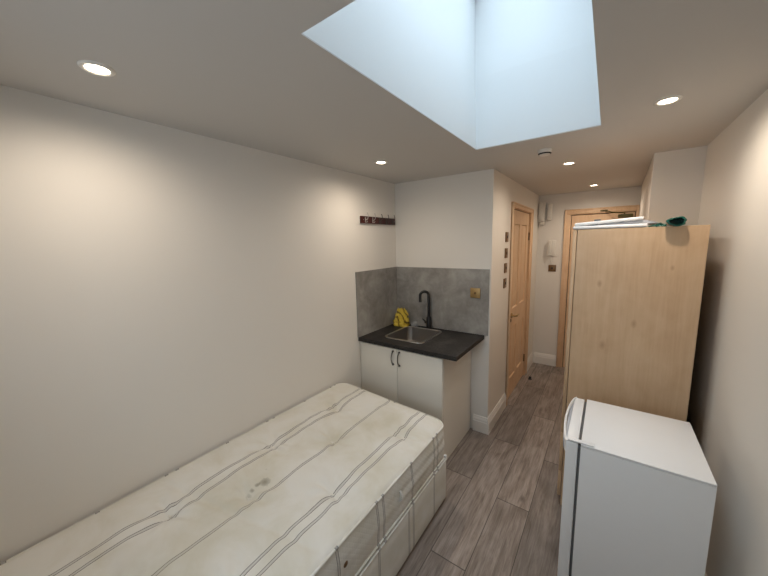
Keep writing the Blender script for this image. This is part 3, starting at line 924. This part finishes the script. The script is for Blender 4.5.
for (a, b, s) in ((WY0 + .001, ym - .0015, 1), (ym + .0015, WY1 - .001, -1)):
    dr = obj('door', box((WX0 - ox, a - oy, .50), (WX0 + .019 - ox, b - oy, WZ - .002), .0012), 'maple', wr)
    hy = (b - .035 if s == 1 else a + .035) - oy
    bm = bmesh.new(); add_tube(bm, [(WX0 - ox, hy, 1.0), (WX0 - .022 - ox, hy, 1.005), (WX0 - .026 - ox, hy, 1.05), (WX0 - .022 - ox, hy, 1.095), (WX0 - ox, hy, 1.10)], .004, 8)
    obj('handle', bm, 'steel', dr)
for (za, zb_) in ((.065, .235), (.239, .496)):
    dr = obj('drawer', box((WX0 - ox, WY0 + .001 - oy, za), (WX0 + .019 - ox, WY1 - .001 - oy, zb_), .0012), 'maple', wr)
    zc = (za + zb_) / 2; hy = ym - oy
    bm = bmesh.new(); add_tube(bm, [(WX0 - ox, hy - .048, zc), (WX0 - .020 - ox, hy - .045, zc), (WX0 - .024 - ox, hy, zc), (WX0 - .020 - ox, hy + .045, zc), (WX0 - ox, hy + .048, zc)], .004, 8)
    obj('handle', bm, 'steel', dr)

# things on the wardrobe
def prism_board(name, x0, x1, y0, y1, za, zb_, th, mat, label, cat, dy=0):
    bm = bmesh.new(); add_box(bm, (x0, y0, 0), (x1, y1, th), th * .35, 2)
    for v in bm.verts:
        t_ = (v.co.x - x0) / (x1 - x0); v.co.z += za + (zb_ - za) * t_
        v.co.y += dy * t_
    return tag(obj(name, bm, mat, smooth=50), label, cat)
BG = 'white boards on the wardrobe'
o = prism_board('white_board', WX0 - .002, 1.870, WY0 - .004, WY0 + .38, WZ + .001, WZ + .001, .018, 'plastic', 'flat white plastic board lying on top of the wardrobe, lower one', 'board'); o['group'] = BG
o = prism_board('white_board', WX0 + .004, 1.852, WY0 + .010, WY0 + .37, WZ + .0195, WZ + .040, .017, 'plastic', 'white plastic board tilted on top of the lower board, upper one', 'board'); o['group'] = BG
# wedge holding the upper board up: grey strip
bm = bmesh.new()
vs = [(1.70, WZ + .0192), (1.925, WZ + .001), (1.90, WZ + .020), (1.86, WZ + .044), (1.70, WZ + .0305)]
vs = [(1.60, WZ + .0193), (1.884, WZ + .0193), (1.884, WZ + .0455), (1.62, WZ + .0262)]
vs = [(1.66, WZ + .0193), (1.915, WZ + .0193), (1.90, WZ + .026), (1.86, WZ + .0385), (1.66, WZ + .0255)]
A = [bm.verts.new((x, WY0 + .03, z)) for x, z in vs]; B = [bm.verts.new((x, WY0 + .33, z)) for x, z in vs]
k = len(vs)
for i in range(k): bm.faces.new((A[i], A[(i + 1) % k], B[(i + 1) % k], B[i]))
bm.faces.new(A); bm.faces.new(B[::-1])
tag(obj('foam_wedge', bm, 'grey_plastic', smooth=0), 'thin grey sheet sandwiched between the two white boards on wardrobe', 'sheet')
# green roll overhanging the edge
t = thing('green_roll', 'rolled dark green plastic bag with open end on the wardrobe top', 'roll', (1.973, WY0, WZ - .003))
bm = bmesh.new(); segs = 28; ring = []
prof = [(-.046, 1.0, 1), (-.044, 1.08, 1), (-.036, 1.10, 1), (.0, 1.0, 1), (.06, .95, 1), (.10, .80, 1)]
def roll_ring(y, s, r0, wob):
    out = []
    for k in range(segs):
        a = 2 * PI * k / segs
        r = r0 * s * (1 + wob * .10 * math.sin(3 * a + y * 30) + wob * .05 * math.sin(7 * a))
        out.append(bm.verts.new((r * 1.15 * math.cos(a), y, .024 + r * .72 * math.sin(a))))
    return out
rs = [roll_ring(y, s, .0285, w_) for y, s, w_ in prof]
inn = [roll_ring(y, s, .023, 1) for y, s in ((-.046, 1.0), (-.02, .9), (.05, .8))]
for A, B in zip(rs, rs[1:]):
    for k in range(segs): bm.faces.new((A[k], A[(k + 1) % segs], B[(k + 1) % segs], B[k]))
for A, B in zip(inn, inn[1:]):
    for k in range(segs): bm.faces.new((A[k], A[(k + 1) % segs], B[(k + 1) % segs], B[k]))
for k in range(segs): bm.faces.new((rs[0][k], rs[0][(k + 1) % segs], inn[0][(k + 1) % segs], inn[0][k]))
bm.faces.new(rs[-1]); bm.faces.new(inn[-1])
obj('roll_body', bm, 'green', t, smooth=60)
crumple('loose_end', (-.060, .022, 0), .034, .024, .022, 'green', t, seed=4, sub=4)
bm = bmesh.new(); add_tube(bm, [(-.05, .02, .012), (-.075, .016, .010), (-.092, .024, .008), (-.10, .03, .008)], [.005, .004, .004, .003], 6)
obj('loose_strand', bm, 'green', t)

# ------------------------------------------------------------------ fridge
FX0, FX1, FY0, FY1, FZ = 1.600, 2.070, 1.436, 1.890, .852
fr = thing('fridge', 'white under-counter fridge standing in front of the maple wardrobe', 'fridge', ((FX0 + FX1) / 2, (FY0 + FY1) / 2, 0))
ox, oy = (FX0 + FX1) / 2, (FY0 + FY1) / 2
def fb(x0, x1, y0, y1, z0, z1, bev): return box((x0 - ox, y0 - oy, z0), (x1 - ox, y1 - oy, z1), bev)
SE = 1.672
obj('cabinet_body', fb(SE, FX1, FY0, FY1, .025, FZ - .0105, .0008), 'fridge', fr)
obj('top_lid', fb(SE, FX1, FY0, FY1, FZ - .010, FZ, .0022), 'fridge', fr)
obj('gasket', fb(SE - .009, SE - .0005, FY0 + .008, FY1 - .008, .05, FZ - .012, .001), 'gasket', fr)
dr = obj('door', fb(FX0 + .018, SE - .010, FY0 + .001, FY1 - .001, .045, FZ - .004, .004), 'fridge', fr)
# curved handle moulding across the door top
bm = bmesh.new(); n_ = 20
fa, fbk = [], []
rings = []
for k in range(n_ + 1):
    s = k / n_; y = FY0 + .003 + (FY1 - FY0 - .006) * s - oy
    bul = .024 * math.sin(PI * s) ** .6 if 0 < s < 1 else 0
    xo = FX0 + .018 - bul - ox
    rings.append([bm.verts.new(p) for p in ((xo, y, FZ - .003), (xo + .008, y, FZ + .002), (xo + .010, y, FZ - .004), (xo + .006, y, FZ - .050), (xo, y, FZ - .055))])
for A, B in zip(rings, rings[1:]):
    for i in range(5): bm.faces.new((A[i], A[(i + 1) % 5], B[(i + 1) % 5], B[i]))
bm.faces.new(rings[0]); bm.faces.new(rings[-1][::-1])
obj('handle', bm, 'fridge', dr, smooth=40)
bm = bmesh.new()
add_box(bm, (FX0 + .006 - ox, FY0 + .03 - oy, FZ - .052), (FX0 + .0175 - ox, FY1 - .03 - oy, FZ - .012), .002)
obj('handle_recess', bm, 'grey_plastic', dr)
obj('hinge_cover', fb(FX0 + .024, FX0 + .118, FY0 + .003, FY0 + .026, FZ + .0005, FZ + .006, .002), 'plastic', fr)
for (x, y) in ((FX0 + .07, FY0 + .04), (FX1 - .04, FY0 + .04), (FX0 + .07, FY1 - .04), (FX1 - .04, FY1 - .04)):
    bm = bmesh.new(); add_cyl(bm, (x - ox, y - oy, .0125), .017, .024, 'z', 16); obj('foot', bm, 'gasket', fr)

# ------------------------------------------------------------------ daylight, world
W = bpy.data.worlds.new('overcast_sky'); SC.world = W; W.use_nodes = True
nt = W.node_tree; bg = nt.nodes['Background']
tc = N(nt, 'ShaderNodeTexCoord'); sp = N(nt, 'ShaderNodeSeparateXYZ'); L(nt, tc.outputs['Generated'], sp.inputs[0])
cr = ramp(nt, sp.outputs[2], [(0, (.66, .76, .86)), (1, (.72, .86, .99))]); L(nt, cr, bg.inputs['Color'])
bg.inputs['Strength'].default_value = 6.1
pl = bpy.data.lights.new('rooflight_portal', 'AREA'); pl.shape = 'RECTANGLE'; pl.size = x1 - x0 + .02 if False else .60; pl.size_y = 1.40
pl.cycles.is_portal = True
po = bpy.data.objects.new('rooflight_portal', pl); COL.objects.link(po)
R = shaft_ring(ZS); po.location = ((R[0][0] + R[1][0]) / 2, (R[0][1] + R[2][1]) / 2, ZS + .085)

pl = bpy.data.lights.new('window_portal', 'AREA'); pl.shape = 'RECTANGLE'; pl.size = NX1 - NX0; pl.size_y = NZ1 - NZ0
pl.cycles.is_portal = True
po = bpy.data.objects.new('window_portal', pl); COL.objects.link(po)
po.location = ((NX0 + NX1) / 2, YN - .105, (NZ0 + NZ1) / 2); po.rotation_euler = (PI / 2, 0, 0)

# ------------------------------------------------------------------ camera
f_px, yaw, pitch, roll = 311.536, math.radians(35.719), math.radians(8.186), math.radians(-1.351)
F = Vector((-math.sin(yaw) * math.cos(pitch), math.cos(yaw) * math.cos(pitch), -math.sin(pitch)))
Rv = Vector((math.cos(yaw), math.sin(yaw), 0)); Uv = Rv.cross(F)
R2 = Rv * math.cos(roll) + Uv * math.sin(roll); U2 = -Rv * math.sin(roll) + Uv * math.cos(roll)
cam = bpy.data.cameras.new('camera'); cam.sensor_width = 36; cam.lens = f_px * 36 / 768; cam.clip_start = .02
co = bpy.data.objects.new('camera', cam); COL.objects.link(co)
mw = Matrix((R2, U2, -F)).transposed().to_4x4(); mw.translation = Vector((1.713, 0, 1.701))
co.matrix_world = mw
SC.camera = co
SC.view_settings.view_transform = 'Standard'; SC.view_settings.look = 'None'
SC.view_settings.gamma = 1; SC.view_settings.use_curve_mapping = False
SC.view_settings.exposure = 0.28
